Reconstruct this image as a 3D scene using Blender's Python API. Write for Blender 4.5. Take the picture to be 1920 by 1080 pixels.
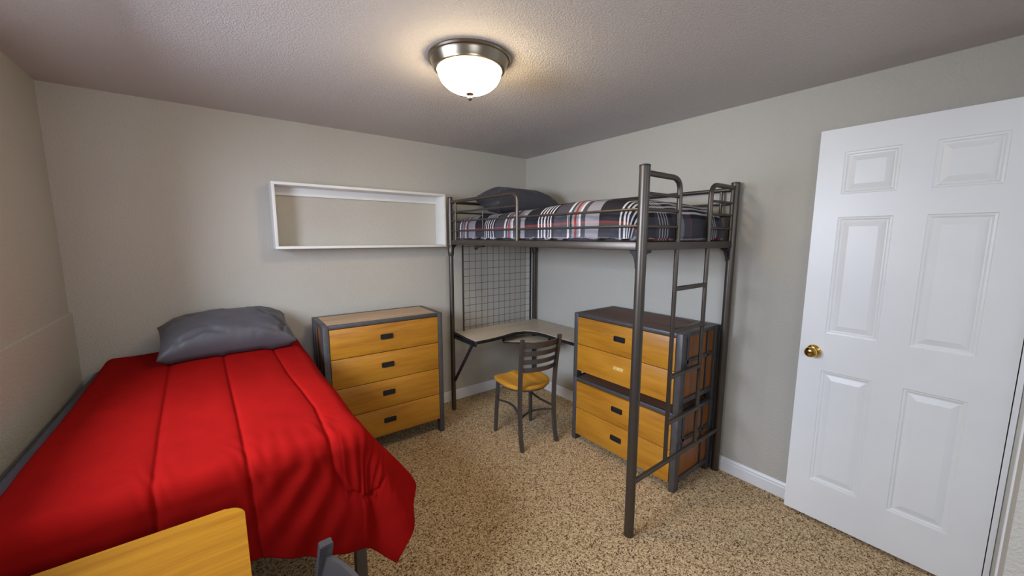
import bpy, bmesh, math, random
from mathutils import Vector, Matrix, noise
from mathutils.bvhtree import BVHTree
random.seed(7)
R = math.radians
for o in list(bpy.data.objects):
    bpy.data.objects.remove(o)
sc = bpy.context.scene
COL = sc.collection

# ------------------------------------------------------------------ camera
cd = bpy.data.cameras.new('camera')
cam = bpy.data.objects.new('camera', cd)
COL.objects.link(cam)
cd.sensor_width = 36.0
cd.lens = 36.0 * 720.18 / 1920.0
cd.clip_start = 0.02
yaw, pitch, roll = R(37.531), R(7.509), R(0.067)
F = Vector((math.sin(yaw) * math.cos(pitch), math.cos(yaw) * math.cos(pitch), -math.sin(pitch)))
Rt = Vector((math.cos(yaw), -math.sin(yaw), 0))
Up = Rt.cross(F)
R2 = math.cos(roll) * Rt + math.sin(roll) * Up
U2 = -math.sin(roll) * Rt + math.cos(roll) * Up
mw = Matrix(((R2.x, U2.x, -F.x, -2.548), (R2.y, U2.y, -F.y, -3.085), (R2.z, U2.z, -F.z, 1.524), (0, 0, 0, 1)))
cam.matrix_world = mw
sc.camera = cam

# ------------------------------------------------------------------ world, lights, exposure
w = bpy.data.worlds.new('world')
sc.world = w
w.use_nodes = True
w.node_tree.nodes['Background'].inputs[0].default_value = (0.62, 0.78, 1.0, 1)
w.node_tree.nodes['Background'].inputs[1].default_value = 1.0
sc.view_settings.view_transform = 'Standard'
sc.view_settings.look = 'None'
sc.view_settings.gamma = 1.0
sc.view_settings.use_curve_mapping = False
sc.view_settings.exposure = 0.20


def area_light(name, loc, direction, sx, sy, power, color):
    l = bpy.data.lights.new(name, 'AREA')
    l.shape = 'RECTANGLE'
    l.size, l.size_y = sx, sy
    l.energy = power
    l.color = color
    o = bpy.data.objects.new(name, l)
    o.location = loc
    o.rotation_euler = Vector(direction).to_track_quat('-Z', 'Y').to_euler()
    COL.objects.link(o)
    return o


# added lights at two made-up windows, in the left wall and behind the camera
area_light('added_window_light', (-3.90, -1.70, 1.96), (1, -0.06, -0.16), 1.6, 1.0, 160, (0.72, 0.82, 1.0))
area_light('added_front_light', (-2.45, -4.02, 1.55), (0.35, 1, -0.10), 1.0, 0.8, 12, (0.86, 0.91, 1.0))
area_light('added_hall_light', (-0.5, -4.5, 1.9), (0.0, 1, -0.4), 0.6, 0.6, 6, (0.9, 0.93, 1.0))  # added fill, no source seen beyond the doorway
LAMP_STRENGTH = 38.0


# ------------------------------------------------------------------ materials
def new_mat(name):
    m = bpy.data.materials.new(name)
    m.use_nodes = True
    nt = m.node_tree
    return m, nt, nt.nodes['Principled BSDF']


def N(nt, t, **kw):
    n = nt.nodes.new(t)
    for k, v in kw.items():
        setattr(n, k, v)
    return n


def coords(nt, scale=(1, 1, 1), kind='Object', rot=(0, 0, 0)):
    tc = N(nt, 'ShaderNodeTexCoord')
    mp = N(nt, 'ShaderNodeMapping')
    mp.inputs['Scale'].default_value = scale
    mp.inputs['Rotation'].default_value = rot
    nt.links.new(tc.outputs[kind], mp.inputs[0])
    return mp.outputs[0]


def noise_n(nt, vec, scale, detail=3, rough=0.5):
    n = N(nt, 'ShaderNodeTexNoise')
    n.inputs['Scale'].default_value = scale
    n.inputs['Detail'].default_value = detail
    n.inputs['Roughness'].default_value = rough
    nt.links.new(vec, n.inputs['Vector'])
    return n.outputs[0]


def ramp(nt, fac, stops, interp='LINEAR'):
    r = N(nt, 'ShaderNodeValToRGB')
    cr = r.color_ramp
    cr.interpolation = interp
    while len(cr.elements) < len(stops):
        cr.elements.new(0.5)
    for e, (p, c) in zip(cr.elements, stops):
        e.position = p
        e.color = (*c, 1)
    nt.links.new(fac, r.inputs[0])
    return r.outputs[0]


def bump(nt, b, height, strength, dist):
    n = N(nt, 'ShaderNodeBump')
    n.inputs['Strength'].default_value = strength
    n.inputs['Distance'].default_value = dist
    nt.links.new(height, n.inputs['Height'])
    nt.links.new(n.outputs[0], b.inputs['Normal'])


def plain(name, col, rough=0.5, metal=0.0, bscale=None, bstr=0.2, bdist=0.001, var=0.06, vscale=6):
    m, nt, b = new_mat(name)
    v = coords(nt)
    lo = tuple(c * (1 - var) for c in col)
    hi = tuple(min(1, c * (1 + var)) for c in col)
    nt.links.new(ramp(nt, noise_n(nt, v, vscale), [(0.3, lo), (0.7, hi)]), b.inputs['Base Color'])
    b.inputs['Roughness'].default_value = rough
    b.inputs['Metallic'].default_value = metal
    if bscale:
        bump(nt, b, noise_n(nt, v, bscale, 2), bstr, bdist)
    return m


def wall_mat(name, col, scale, strength, dist):
    m, nt, b = new_mat(name)
    v = coords(nt)
    nt.links.new(ramp(nt, noise_n(nt, v, 1.3), [(0.3, tuple(c * 0.97 for c in col)), (0.7, tuple(c * 1.03 for c in col))]), b.inputs['Base Color'])
    b.inputs['Roughness'].default_value = 0.75
    b.inputs['Specular IOR Level'].default_value = 0.25
    n1 = noise_n(nt, v, scale, 3, 0.55)
    n2 = ramp(nt, n1, [(0.42, (0, 0, 0)), (0.62, (1, 1, 1))])
    bump(nt, b, n2, strength, dist)
    return m


def wood(name, dark, mid, light, axis=0, rough=0.38, freq=16.0, offs=(0, 0, 0)):
    m, nt, b = new_mat(name)
    s = [freq, freq, freq]
    s[axis] = 1.6
    v = coords(nt, tuple(s))
    n1 = noise_n(nt, v, 1.0, 4, 0.6)
    s2 = [freq * 6] * 3
    s2[axis] = 5.0
    v2 = coords(nt, tuple(s2))
    n2 = noise_n(nt, v2, 1.0, 3, 0.6)
    mx = N(nt, 'ShaderNodeMath', operation='MULTIPLY_ADD')
    nt.links.new(n2, mx.inputs[0])
    mx.inputs[1].default_value = 0.30
    sub = N(nt, 'ShaderNodeMath', operation='MULTIPLY')
    nt.links.new(n1, sub.inputs[0])
    sub.inputs[1].default_value = 0.80
    nt.links.new(sub.outputs[0], mx.inputs[2])
    nt.links.new(ramp(nt, mx.outputs[0], [(0.36, dark), (0.52, mid), (0.70, light)]), b.inputs['Base Color'])
    b.inputs['Roughness'].default_value = rough
    bump(nt, b, n2, 0.08, 0.0006)
    return m


M_WALL = wall_mat('wall_paint', (0.52, 0.49, 0.43), 95, 0.42, 0.0028)
M_WALLR = M_WALL
M_CEIL = wall_mat('ceiling_texture', (0.62, 0.58, 0.55), 150, 0.7, 0.003)
M_TRIM = plain('white_trim_paint', (0.80, 0.80, 0.80), 0.35, var=0.02)
M_DOOR = plain('white_door_paint', (0.80, 0.80, 0.79), 0.38, var=0.015, bscale=400, bstr=0.05, bdist=0.0004)
M_SHELF = plain('white_shelf_laminate', (0.78, 0.77, 0.74), 0.45, var=0.02)
M_BEDMETAL = plain('bronze_grey_steel', (0.110, 0.095, 0.082), 0.38, 0.8, var=0.08)
M_DARKSTEEL = plain('black_steel', (0.022, 0.022, 0.026), 0.40, 0.3)
M_CHAIRSTEEL = plain('chair_grey_steel', (0.13, 0.125, 0.13), 0.34, 0.75, var=0.08)
M_CHESTSTEEL = plain('chest_grey_steel', (0.095, 0.09, 0.095), 0.45, 0.45, bscale=60, bstr=0.1, var=0.12, vscale=20)
M_WOOD = wood('honey_wood', (0.31, 0.115, 0.009), (0.43, 0.18, 0.015), (0.51, 0.235, 0.023), 0)
M_WOODSEAT = wood('honey_wood_seat', (0.40, 0.17, 0.014), (0.54, 0.245, 0.024), (0.64, 0.32, 0.042), 1)
M_CHESTTOP = wood('chest_top_laminate', (0.36, 0.215, 0.10), (0.45, 0.28, 0.14), (0.52, 0.34, 0.18), 0, 0.35)
M_CHESTTOPD = wood('dark_chest_top_laminate', (0.09, 0.036, 0.018), (0.135, 0.058, 0.030), (0.175, 0.08, 0.045), 0, 0.6)
M_SIDEWOOD = wood('shaded_side_wood', (0.14, 0.04, 0.006), (0.21, 0.065, 0.010), (0.28, 0.10, 0.017), 2)  # shadow on the chest sides put into the colour, darker and redder
M_TABLE = wood('table_oak', (0.24, 0.092, 0.004), (0.30, 0.125, 0.006), (0.36, 0.160, 0.009), 0, 0.6, freq=26)
M_TABLE.node_tree.nodes['Principled BSDF'].inputs['Specular IOR Level'].default_value = 0.15
M_TABLEEDGE = plain('table_edge_band', (0.30, 0.14, 0.025), 0.45)
M_DESK = wood('desk_laminate', (0.46, 0.36, 0.25), (0.52, 0.415, 0.30), (0.57, 0.46, 0.34), 0, 0.4, freq=30)
M_BLACK = plain('black_plastic', (0.010, 0.010, 0.012), 0.4)
M_BRASS = plain('polished_brass', (0.78, 0.50, 0.13), 0.14, 1.0, var=0.03)
M_NICKEL = plain('brushed_nickel', (0.36, 0.31, 0.24), 0.26, 1.0, var=0.04)
M_GREYSHEET = plain('grey_sheet', (0.085, 0.085, 0.115), 0.8, bscale=300, bstr=0.15)
M_PALEPLATE = plain('pale_plate', (0.62, 0.42, 0.14), 0.5, bscale=250, bstr=0.4, bdist=0.002, var=0.25, vscale=60)


def carpet_mat():
    m, nt, b = new_mat('speckled_carpet')
    v = coords(nt)
    vo = N(nt, 'ShaderNodeTexVoronoi')
    vo.inputs['Scale'].default_value = 190
    nv = N(nt, 'ShaderNodeTexNoise')
    nv.inputs['Scale'].default_value = 90
    nt.links.new(v, nv.inputs['Vector'])
    add = N(nt, 'ShaderNodeVectorMath', operation='MULTIPLY_ADD')
    nt.links.new(nv.outputs['Color'], add.inputs[0])
    add.inputs[1].default_value = (0.012, 0.012, 0.012)
    nt.links.new(v, add.inputs[2])
    nt.links.new(add.outputs[0], vo.inputs['Vector'])
    sp = N(nt, 'ShaderNodeSeparateColor')
    nt.links.new(vo.outputs['Color'], sp.inputs[0])
    c = ramp(nt, sp.outputs[0], [(0.0, (0.07, 0.035, 0.018)), (0.16, (0.21, 0.125, 0.065)), (0.4, (0.50, 0.345, 0.185)), (0.75, (0.67, 0.49, 0.28)), (1.0, (0.82, 0.64, 0.42))])
    nt.links.new(c, b.inputs['Base Color'])
    b.inputs['Roughness'].default_value = 0.95
    b.inputs['Specular IOR Level'].default_value = 0.1
    bump(nt, b, noise_n(nt, v, 210, 2), 0.9, 0.006)
    return m


M_CARPET = carpet_mat()


def fabric(name, col, weave=900, rough=0.75, sheen=0.3, spec=0.3, var=0.05):
    m, nt, b = new_mat(name)
    v = coords(nt)
    nt.links.new(ramp(nt, noise_n(nt, v, 14), [(0.3, tuple(c * (1 - var) for c in col)), (0.7, tuple(c * (1 + var) for c in col))]), b.inputs['Base Color'])
    b.inputs['Roughness'].default_value = rough
    b.inputs['Sheen Weight'].default_value = sheen
    b.inputs['Sheen Tint'].default_value = (*[min(1, c * 1.6 + 0.02) for c in col], 1)
    b.inputs['Specular IOR Level'].default_value = spec
    bump(nt, b, noise_n(nt, v, weave, 1), 0.12, 0.0006)
    return m


M_RED = fabric('red_comforter_cloth', (0.265, 0.0055, 0.0045), rough=0.9, sheen=0.0, spec=0.03)
M_PILLOW = fabric('grey_satin_pillowcase', (0.075, 0.071, 0.080), rough=0.5, spec=0.4)
M_PILLOW2 = fabric('charcoal_pillowcase', (0.055, 0.055, 0.068), rough=0.5, spec=0.4)


def plaid_mat():
    """plaid from UV: u along the bed (metres), v across the bed (metres); repeat 0.605 m"""
    m, nt, b = new_mat('plaid_comforter_cloth')
    tc = N(nt, 'ShaderNodeTexCoord')
    sx = N(nt, 'ShaderNodeSeparateXYZ')
    nt.links.new(tc.outputs['UV'], sx.inputs[0])
    K = (0.012, 0.012, 0.018)
    G = (0.065, 0.065, 0.082)
    Wt = (0.72, 0.70, 0.74)
    L = (0.31, 0.30, 0.34)
    Rd = (0.30, 0.032, 0.022)

    def stripes(out, period, off, segs):
        a = N(nt, 'ShaderNodeMath', operation='MULTIPLY_ADD')
        nt.links.new(out, a.inputs[0])
        a.inputs[1].default_value = 1 / period
        a.inputs[2].default_value = off / period
        f = N(nt, 'ShaderNodeMath', operation='FRACT')
        nt.links.new(a.outputs[0], f.inputs[0])
        return ramp(nt, f.outputs[0], segs, 'CONSTANT')
    # along the bed: five thin white lines, charcoal, white-red-white, pale band, charcoal/black
    p = 0.605
    segs = []
    x = 0.0
    for i in range(5):
        segs.append((x / p, Wt)); x += 0.011
        segs.append((x / p, K)); x += 0.016
    segs[-1] = (segs[-1][0], K)
    x += 0.004
    segs.append((0.140 / p, G))
    segs.append((0.250 / p, Wt)); segs.append((0.266 / p, G)); segs.append((0.285 / p, L)); segs.append((0.300 / p, Rd)); segs.append((0.316 / p, L)); segs.append((0.335 / p, Wt)); segs.append((0.352 / p, G))
    segs.append((0.385 / p, L)); segs.append((0.475 / p, K))
    c1 = stripes(sx.outputs[0], p, 0.605 * 3 - 0.667, segs)
    q = 0.52
    segs2 = [(0.0, L), (0.045 / q, G), (0.085 / q, G), (0.115 / q, Rd), (0.124 / q, K), (0.30 / q, G), (0.33 / q, Wt), (0.338 / q, K), (0.354 / q, Wt), (0.362 / q, K), (0.378 / q, Wt), (0.386 / q, K), (0.402 / q, Wt), (0.410 / q, K), (0.455 / q, G)]
    c2 = stripes(sx.outputs[1], q, 0.17, segs2)
    mx = N(nt, 'ShaderNodeMix', data_type='RGBA')
    mx.inputs[0].default_value = 0.5
    mx.blend_type = 'MIX'
    nt.links.new(c1, mx.inputs[6])
    nt.links.new(c2, mx.inputs[7])
    # second blend brings the white and red lines out
    mx2 = N(nt, 'ShaderNodeMix', data_type='RGBA')
    mx2.inputs[0].default_value = 0.30
    mx2.blend_type = 'LIGHTEN'
    nt.links.new(mx.outputs[2], mx2.inputs[6])
    nt.links.new(c1, mx2.inputs[7])
    nt.links.new(mx2.outputs[2], b.inputs['Base Color'])
    b.inputs['Roughness'].default_value = 0.7
    b.inputs['Specular IOR Level'].default_value = 0.25
    return m


M_PLAID = plaid_mat()


def glow_mat():
    m, nt, b = new_mat('lit_frosted_glass')
    b.inputs['Base Color'].default_value = (0.9, 0.87, 0.78, 1)
    b.inputs['Roughness'].default_value = 0.35
    b.inputs['Emission Color'].default_value = (1.0, 0.80, 0.50, 1)
    b.inputs['Emission Strength'].default_value = LAMP_STRENGTH
    return m


M_GLOW = glow_mat()

# ------------------------------------------------------------------ object helpers
MW = {}


def _finish(o, me, smooth):
    if smooth:
        for p in me.polygons:
            p.use_smooth = True
        me.set_sharp_from_angle(angle=R(smooth))


def obj(name, bm, mat, parent=None, smooth=35, recalc=True):
    """link a bmesh as one mesh object. Coordinates are world; they are moved into the parent's frame"""
    if recalc:
        bmesh.ops.recalc_face_normals(bm, faces=bm.faces)
    if parent is not None:
        bm.transform(MW[parent.name].inverted())
    me = bpy.data.meshes.new(name)
    bm.to_mesh(me)
    bm.free()
    o = bpy.data.objects.new(name, me)
    COL.objects.link(o)
    if isinstance(mat, (list, tuple)):
        for m in mat:
            me.materials.append(m)
    else:
        me.materials.append(mat)
    if parent is not None:
        o.parent = parent
        MW[o.name] = MW[parent.name]
    else:
        MW[o.name] = Matrix.Identity(4)
    _finish(o, me, smooth)
    return o


def tag(o, label, cat, group=None):
    o['label'] = label
    o['category'] = cat
    if group:
        o['group'] = group
    return o


def thing(name, label, cat, loc=(0, 0, 0), rz=0.0, group=None):
    o = bpy.data.objects.new(name, None)
    o.empty_display_size = 0.1
    COL.objects.link(o)
    o.location = loc
    o.rotation_euler = (0, 0, rz)
    MW[o.name] = Matrix.Translation(loc) @ Matrix.Rotation(rz, 4, 'Z')
    return tag(o, label, cat, group)


def struct(name, bm, mat, parent=None, smooth=35):
    o = obj(name, bm, mat, parent, smooth)
    if parent is None:
        o['kind'] = 'structure'
    return o


def base_origin(o, loc):
    """move a single mesh thing's origin to loc without moving the mesh"""
    o.data.transform(Matrix.Translation(-Vector(loc)))
    o.location = loc
    MW[o.name] = Matrix.Translation(loc)


def box(bm, x0, x1, y0, y1, z0, z1, bev=0.0, seg=2):
    vs = [bm.verts.new(p) for p in ((x0, y0, z0), (x1, y0, z0), (x1, y1, z0), (x0, y1, z0), (x0, y0, z1), (x1, y0, z1), (x1, y1, z1), (x0, y1, z1))]
    fs = [bm.faces.new([vs[i] for i in q]) for q in ((0, 3, 2, 1), (4, 5, 6, 7), (0, 1, 5, 4), (1, 2, 6, 5), (2, 3, 7, 6), (3, 0, 4, 7))]
    if bev:
        es = list({e for f in fs for e in f.edges})
        bmesh.ops.bevel(bm, geom=es, offset=bev, segments=seg, profile=0.5, affect='EDGES')
    return bm


def bx(*a, **k):
    return box(bmesh.new(), *a, **k)


def frame_of(d):
    d = d.normalized()
    a = Vector((0, 0, 1)) if abs(d.z) < 0.9 else Vector((1, 0, 0))
    u = d.cross(a).normalized()
    return u, d.cross(u).normalized()


def sweep(bm, pts, prof, cap=True):
    """sweep a closed profile [(u, v)] along pts with parallel transport"""
    pts = [Vector(p) for p in pts]
    n = len(pts)
    tang = []
    for i in range(n):
        a = pts[max(i - 1, 0)]
        b = pts[min(i + 1, n - 1)]
        tang.append((b - a).normalized())
    u, v = frame_of(tang[0])
    rings = []
    for i in range(n):
        t = tang[i]
        u = (u - t * u.dot(t)).normalized()
        v = t.cross(u).normalized()
        k = 1.0
        rings.append([bm.verts.new(pts[i] + u * a * k + v * b * k) for a, b in prof])
    m = len(prof)
    for i in range(n - 1):
        for j in range(m):
            bm.faces.new((rings[i][j], rings[i][(j + 1) % m], rings[i + 1][(j + 1) % m], rings[i + 1][j]))
    if cap:
        bm.faces.new(list(reversed(rings[0])))
        bm.faces.new(rings[-1])
    return bm


def circ(r, n=14):
    return [(r * math.cos(2 * math.pi * i / n), r * math.sin(2 * math.pi * i / n)) for i in range(n)]


def rect(a, b, c=0.0):
    if not c:
        return [(-a, -b), (a, -b), (a, b), (-a, b)]
    return [(-a + c, -b), (a - c, -b), (a, -b + c), (a, b - c), (a - c, b), (-a + c, b), (-a, b - c), (-a, -b + c)]


def fillet(pts, r, n=6):
    pts = [Vector(p) for p in pts]
    out = [pts[0]]
    for i in range(1, len(pts) - 1):
        p, a, b = pts[i], pts[i - 1], pts[i + 1]
        da, db = (a - p).normalized(), (b - p).normalized()
        rr = min(r, (a - p).length * 0.49, (b - p).length * 0.49)
        s, e = p + da * rr, p + db * rr
        for k in range(n + 1):
            t = k / n
            out.append(s * (1 - t) ** 2 + p * 2 * t * (1 - t) + e * t ** 2)
    out.append(pts[-1])
    return out


def tube(pts, r, n=14, bm=None):
    return sweep(bm or bmesh.new(), pts, circ(r, n))


def lathe(bm, prof, c, n=48, axis='Z'):
    """revolve [(r, h)] about a vertical line through c; axis X revolves about the x direction"""
    c = Vector(c)
    rings = []
    for r, h in prof:
        if r < 1e-6:
            p = Vector((0, 0, h)) if axis == 'Z' else Vector((h, 0, 0))
            rings.append([bm.verts.new(c + p)])
        else:
            ring = []
            for i in range(n):
                a = 2 * math.pi * i / n
                p = Vector((r * math.cos(a), r * math.sin(a), h)) if axis == 'Z' else Vector((h, r * math.cos(a), r * math.sin(a)))
                ring.append(bm.verts.new(c + p))
            rings.append(ring)
    for a, b in zip(rings[:-1], rings[1:]):
        for i in range(n):
            j = (i + 1) % n
            if len(a) == 1 and len(b) == 1:
                continue
            if len(a) == 1:
                bm.faces.new((a[0], b[i], b[j]))
            elif len(b) == 1:
                bm.faces.new((a[i], b[0], a[j]))
            else:
                bm.faces.new((a[i], b[i], b[j], a[j]))
    return bm


def prism(bm, poly, z0, z1):
    lo = [bm.verts.new((x, y, z0)) for x, y in poly]
    hi = [bm.verts.new((x, y, z1)) for x, y in poly]
    n = len(poly)
    bm.faces.new(list(reversed(lo)))
    bm.faces.new(hi)
    for i in range(n):
        bm.faces.new((lo[i], lo[(i + 1) % n], hi[(i + 1) % n], hi[i]))
    return bm


def ss(a, b, x):
    t = min(1, max(0, (x - a) / (b - a)))
    return t * t * (3 - 2 * t)


# ------------------------------------------------------------------ room
H = 2.304
XL = -3.193           # lower part of the left wall
XU = -3.205           # upper part, set back above the ledge
YF = -3.95            # invented front wall, behind the camera
YD = -3.15            # wall stub that carries the door
LEDGE = 1.118

struct('floor', bx(-3.5, 0.2, -5.0, 0.2, -0.1, 0.0), M_CARPET, smooth=0)
struct('ceiling', bx(-3.5, 0.2, -5.0, 0.2, H, H + 0.1), M_CEIL, smooth=0)
struct('wall_back', bx(-3.5, 0.2, 0.0, 0.15, 0.0, H), M_WALL, smooth=0)
struct('wall_right', bx(0.0, 0.15, -3.33, 0.0, 0.0, H), M_WALL, smooth=0)
# left wall: solid foundation part with ledge, set-back upper part with a made-up window opening for light, out of view
bm = bmesh.new()
box(bm, XL - 0.30, XL, YF, 0.0, 0.0, LEDGE, bev=0.008)
box(bm, XU - 0.15, XU, -0.98, 0.0, LEDGE, H)
box(bm, XU - 0.15, XU, YF, -2.22, LEDGE, H)
box(bm, XU - 0.15, XU, -2.22, -0.98, LEDGE, 1.24)
box(bm, XU - 0.15, XU, -2.22, -0.98, 2.0, H)
struct('wall_left', bm, M_WALL, smooth=0)
# invented front wall behind the camera, with a second window made up for light
bm = bmesh.new()
box(bm, -3.5, -3.0, YF - 0.15, YF, 0, H)
box(bm, -1.85, -0.98, YF - 0.15, YF, 0, H)
box(bm, -3.0, -1.85, YF - 0.15, YF, 0, 1.1)
box(bm, -3.0, -1.85, YF - 0.15, YF, 2.0, H)
struct('wall_front', bm, M_WALL, smooth=0)
# short wall that carries the doorway, and the passage beyond, its unseen part made up for light
bm = bmesh.new()
box(bm, -1.1, -0.98, YF, YD, 0, H)
box(bm, -0.98, -0.90, YD - 0.10, YD, 0, H)
box(bm, -0.90, -0.105, YD - 0.10, YD, 2.085, H)
box(bm, -0.075, 0.0, YD - 0.040, YD, 0, H)
struct('wall_doorway', bm, M_WALL, smooth=0)
bm = bmesh.new()
box(bm, -0.092, 0.1, -5.0, YD - 0.0405, 0, H)
box(bm, -1.1, 0.1, -5.1, -5.0, 0, H)
struct('wall_passage', bm, plain('pale_passage_paint', (0.66, 0.67, 0.69), 0.7, bscale=70, bstr=0.5, bdist=0.003), smooth=0)
# frames of the two unseen windows, added to give the daylight a source
def window(name, pts, depth_axis):
    bm = bmesh.new()
    for a in pts:
        box(bm, *a, bev=0.004)
    struct(name, bm, M_TRIM)
fx0, fx1 = XU - 0.10, XU - 0.04
window('added_window_1', [(fx0, fx1, -2.22, -2.18, 1.24, 2.0), (fx0, fx1, -1.02, -0.98, 1.24, 2.0), (fx0, fx1, -2.18, -1.02, 1.24, 1.28), (fx0, fx1, -2.18, -1.02, 1.96, 2.0), (fx0, fx1, -1.615, -1.585, 1.28, 1.96)], 0)
fy0, fy1 = YF - 0.11, YF - 0.05
window('added_window_2', [(-3.0, -2.95, fy0, fy1, 1.1, 2.0), (-1.90, -1.85, fy0, fy1, 1.1, 2.0), (-2.95, -1.90, fy0, fy1, 1.1, 1.15), (-2.95, -1.90, fy0, fy1, 1.95, 2.0)], 1)

# baseboards with a stepped profile
def baseboard(name, p0, p1, nrm):
    p0, p1, nrm = Vector(p0), Vector(p1), Vector(nrm)
    prof = [(0.0005, 0.0), (0.013, 0.0), (0.013, 0.064), (0.0105, 0.070), (0.0105, 0.080), (0.006, 0.090), (0.004, 0.095), (0.0005, 0.095)]
    bm = bmesh.new()
    a = [bm.verts.new(p0 + nrm * t + Vector((0, 0, h))) for t, h in prof]
    b = [bm.verts.new(p1 + nrm * t + Vector((0, 0, h))) for t, h in prof]
    n = len(prof)
    for i in range(n):
        bm.faces.new((a[i], a[(i + 1) % n], b[(i + 1) % n], b[i]))
    bm.faces.new(a)
    bm.faces.new(list(reversed(b)))
    struct(name, bm, M_TRIM, smooth=0)
baseboard('baseboard_back', (XL, 0, 0), (-0.0135, 0, 0), (0, -1, 0))
baseboard('baseboard_right', (0, 0, 0), (0, YD, 0), (-1, 0, 0))
baseboard('baseboard_left', (XL, YF, 0), (XL, -0.0135, 0), (1, 0, 0))

# door jamb
bm = bmesh.new()
box(bm, -0.105, -0.0755, YD - 0.012, YD + 0.004, 0.0, 2.085, bev=0.002)
box(bm, -0.90, -0.875, YD - 0.10, YD + 0.004, 0.0, 2.085, bev=0.002)
box(bm, -0.875, -0.105, YD - 0.10, YD + 0.004, 2.062, 2.085, bev=0.002)
struct('trim_1', bm, M_TRIM)
struct('trim_2', bx(-0.0965, -0.0755, YD - 0.040, YD - 0.0125, 0.0, 2.06, bev=0.003), plain('beige_stop_paint', (0.52, 0.49, 0.42), 0.5))

# ------------------------------------------------------------------ panelled door, opened flat along the right wall
DX0, DX1 = -0.0957, -0.0607
DY0, DY1 = -3.143, -2.436
door = bpy.data.objects.new('door_1', None)
COL.objects.link(door)
door.location = (DX1, DY0, 0.02)
MW[door.name] = Matrix.Translation(door.location)
door['kind'] = 'structure'
cols = [(-2.735, -2.537), (-3.035, -2.840)]
rows = [(1.735, 1.935), (1.035, 1.625), (0.23, 0.84)]


def door_leaf():
    bm = bmesh.new()
    ys = sorted({DY0, DY1} | {v for c in cols for v in c})
    zs = sorted({0.02, 2.05} | {v for c in rows for v in c})
    for side, x, sgn in ((0, DX0, 1), (1, DX1, -1)):
        for i in range(len(ys) - 1):
            for j in range(len(zs) - 1):
                y0, y1, z0, z1 = ys[i], ys[i + 1], zs[j], zs[j + 1]
                if (y0, y1) in cols and (z0, z1) in rows:
                    # moulded recess: steps (inset, depth)
                    steps = [(0, 0), (0.003, 0.0035), (0.010, 0.0045), (0.016, 0.0090), (0.021, 0.0095), (0.046, 0.0022), (0.050, 0.0022)]
                    prev = None
                    for ins, dep in steps:
                        xx = x + sgn * dep
                        q = [bm.verts.new((xx, y0 + ins, z0 + ins)), bm.verts.new((xx, y1 - ins, z0 + ins)), bm.verts.new((xx, y1 - ins, z1 - ins)), bm.verts.new((xx, y0 + ins, z1 - ins))]
                        if prev:
                            for k in range(4):
                                bm.faces.new((prev[k], prev[(k + 1) % 4], q[(k + 1) % 4], q[k]))
                        prev = q
                    bm.faces.new(prev)
                else:
                    bm.faces.new([bm.verts.new(p) for p in ((x, y0, z0), (x, y1, z0), (x, y1, z1), (x, y0, z1))])
    for a, b in (((DY0, 0.02), (DY1, 0.02)), ((DY1, 0.02), (DY1, 2.05)), ((DY1, 2.05), (DY0, 2.05)), ((DY0, 2.05), (DY0, 0.02))):
        bm.faces.new([bm.verts.new(p) for p in ((DX0, a[0], a[1]), (DX0, b[0], b[1]), (DX1, b[0], b[1]), (DX1, a[0], a[1]))])
    bmesh.ops.remove_doubles(bm, verts=bm.verts, dist=1e-5)
    return bm


obj('door_panel', door_leaf(), M_DOOR, door, smooth=8)
kb = bmesh.new()
lathe(kb, [(0, -0.062), (0.010, -0.0625), (0.013, -0.061), (0.017, -0.0615), (0.0255, -0.055), (0.0275, -0.047), (0.025, -0.038), (0.016, -0.030), (0.0125, -0.022), (0.013, -0.012), (0.024, -0.0105), (0.030, -0.006), (0.032, -0.001), (0.032, 0.0), (0, 0.0)], (DX0, -2.497, 0.936), 32, 'X')
knob = obj('door_knob', kb, M_BRASS, door)
knob['label'] = 'round brass door knob'
kb = bmesh.new()
lathe(kb, [(0, 0.0), (0.030, 0.0), (0.029, 0.006), (0.013, 0.010), (0.013, 0.018), (0.024, 0.026), (0.026, 0.036), (0.020, 0.044), (0, 0.046)], (DX1, -2.497, 0.936), 24, 'X')
obj('door_knob', kb, M_BRASS, door)
obj('latch_plate', bx(DX0 + 0.006, DX1 - 0.006, DY1, DY1 + 0.0015, 0.905, 0.965), M_NICKEL, door)
for z in (0.25, 1.05, 1.80):
    hb = tube([(DX1 - 0.002, DY0 - 0.0035, z), (DX1 - 0.002, DY0 - 0.0035, z + 0.09)], 0.003, 10)
    obj('hinge', hb, M_BRASS, door)

# ------------------------------------------------------------------ ceiling lamp
LC = (-1.595, -1.535, 0)
lamp = thing('ceiling_lamp', 'round flush ceiling lamp with nickel rim and glowing frosted bowl', 'ceiling lamp', (LC[0], LC[1], H))
obj('lamp_rim', lathe(bmesh.new(), [(0.02, H - 0.0005), (0.180, H - 0.0005), (0.182, H - 0.006), (0.178, H - 0.012), (0.172, H - 0.014), (0.168, H - 0.020), (0.164, H - 0.034), (0.157, H - 0.044), (0.155, H - 0.050), (0.149, H - 0.054), (0.143, H - 0.054), (0.141, H - 0.046), (0.02, H - 0.046)], LC, 72), M_NICKEL, lamp)
prof = []
for k in range(19):
    a = math.pi / 2 * k / 18
    prof.append((0.1405 * math.cos(a) ** 0.85 if k < 18 else 0.0, H - 0.048 - 0.096 * math.sin(a)))
obj('glass_bowl', lathe(bmesh.new(), prof, LC, 64), M_GLOW, lamp)
zb = H - 0.1435
obj('finial', lathe(bmesh.new(), [(0, zb + 0.002), (0.015, zb + 0.002), (0.017, zb - 0.003), (0.015, zb - 0.007), (0.009, zb - 0.012), (0.0085, zb - 0.016), (0.011, zb - 0.021), (0.0095, zb - 0.027), (0.005, zb - 0.031), (0, zb - 0.032)], LC, 24), M_NICKEL, lamp)

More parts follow.
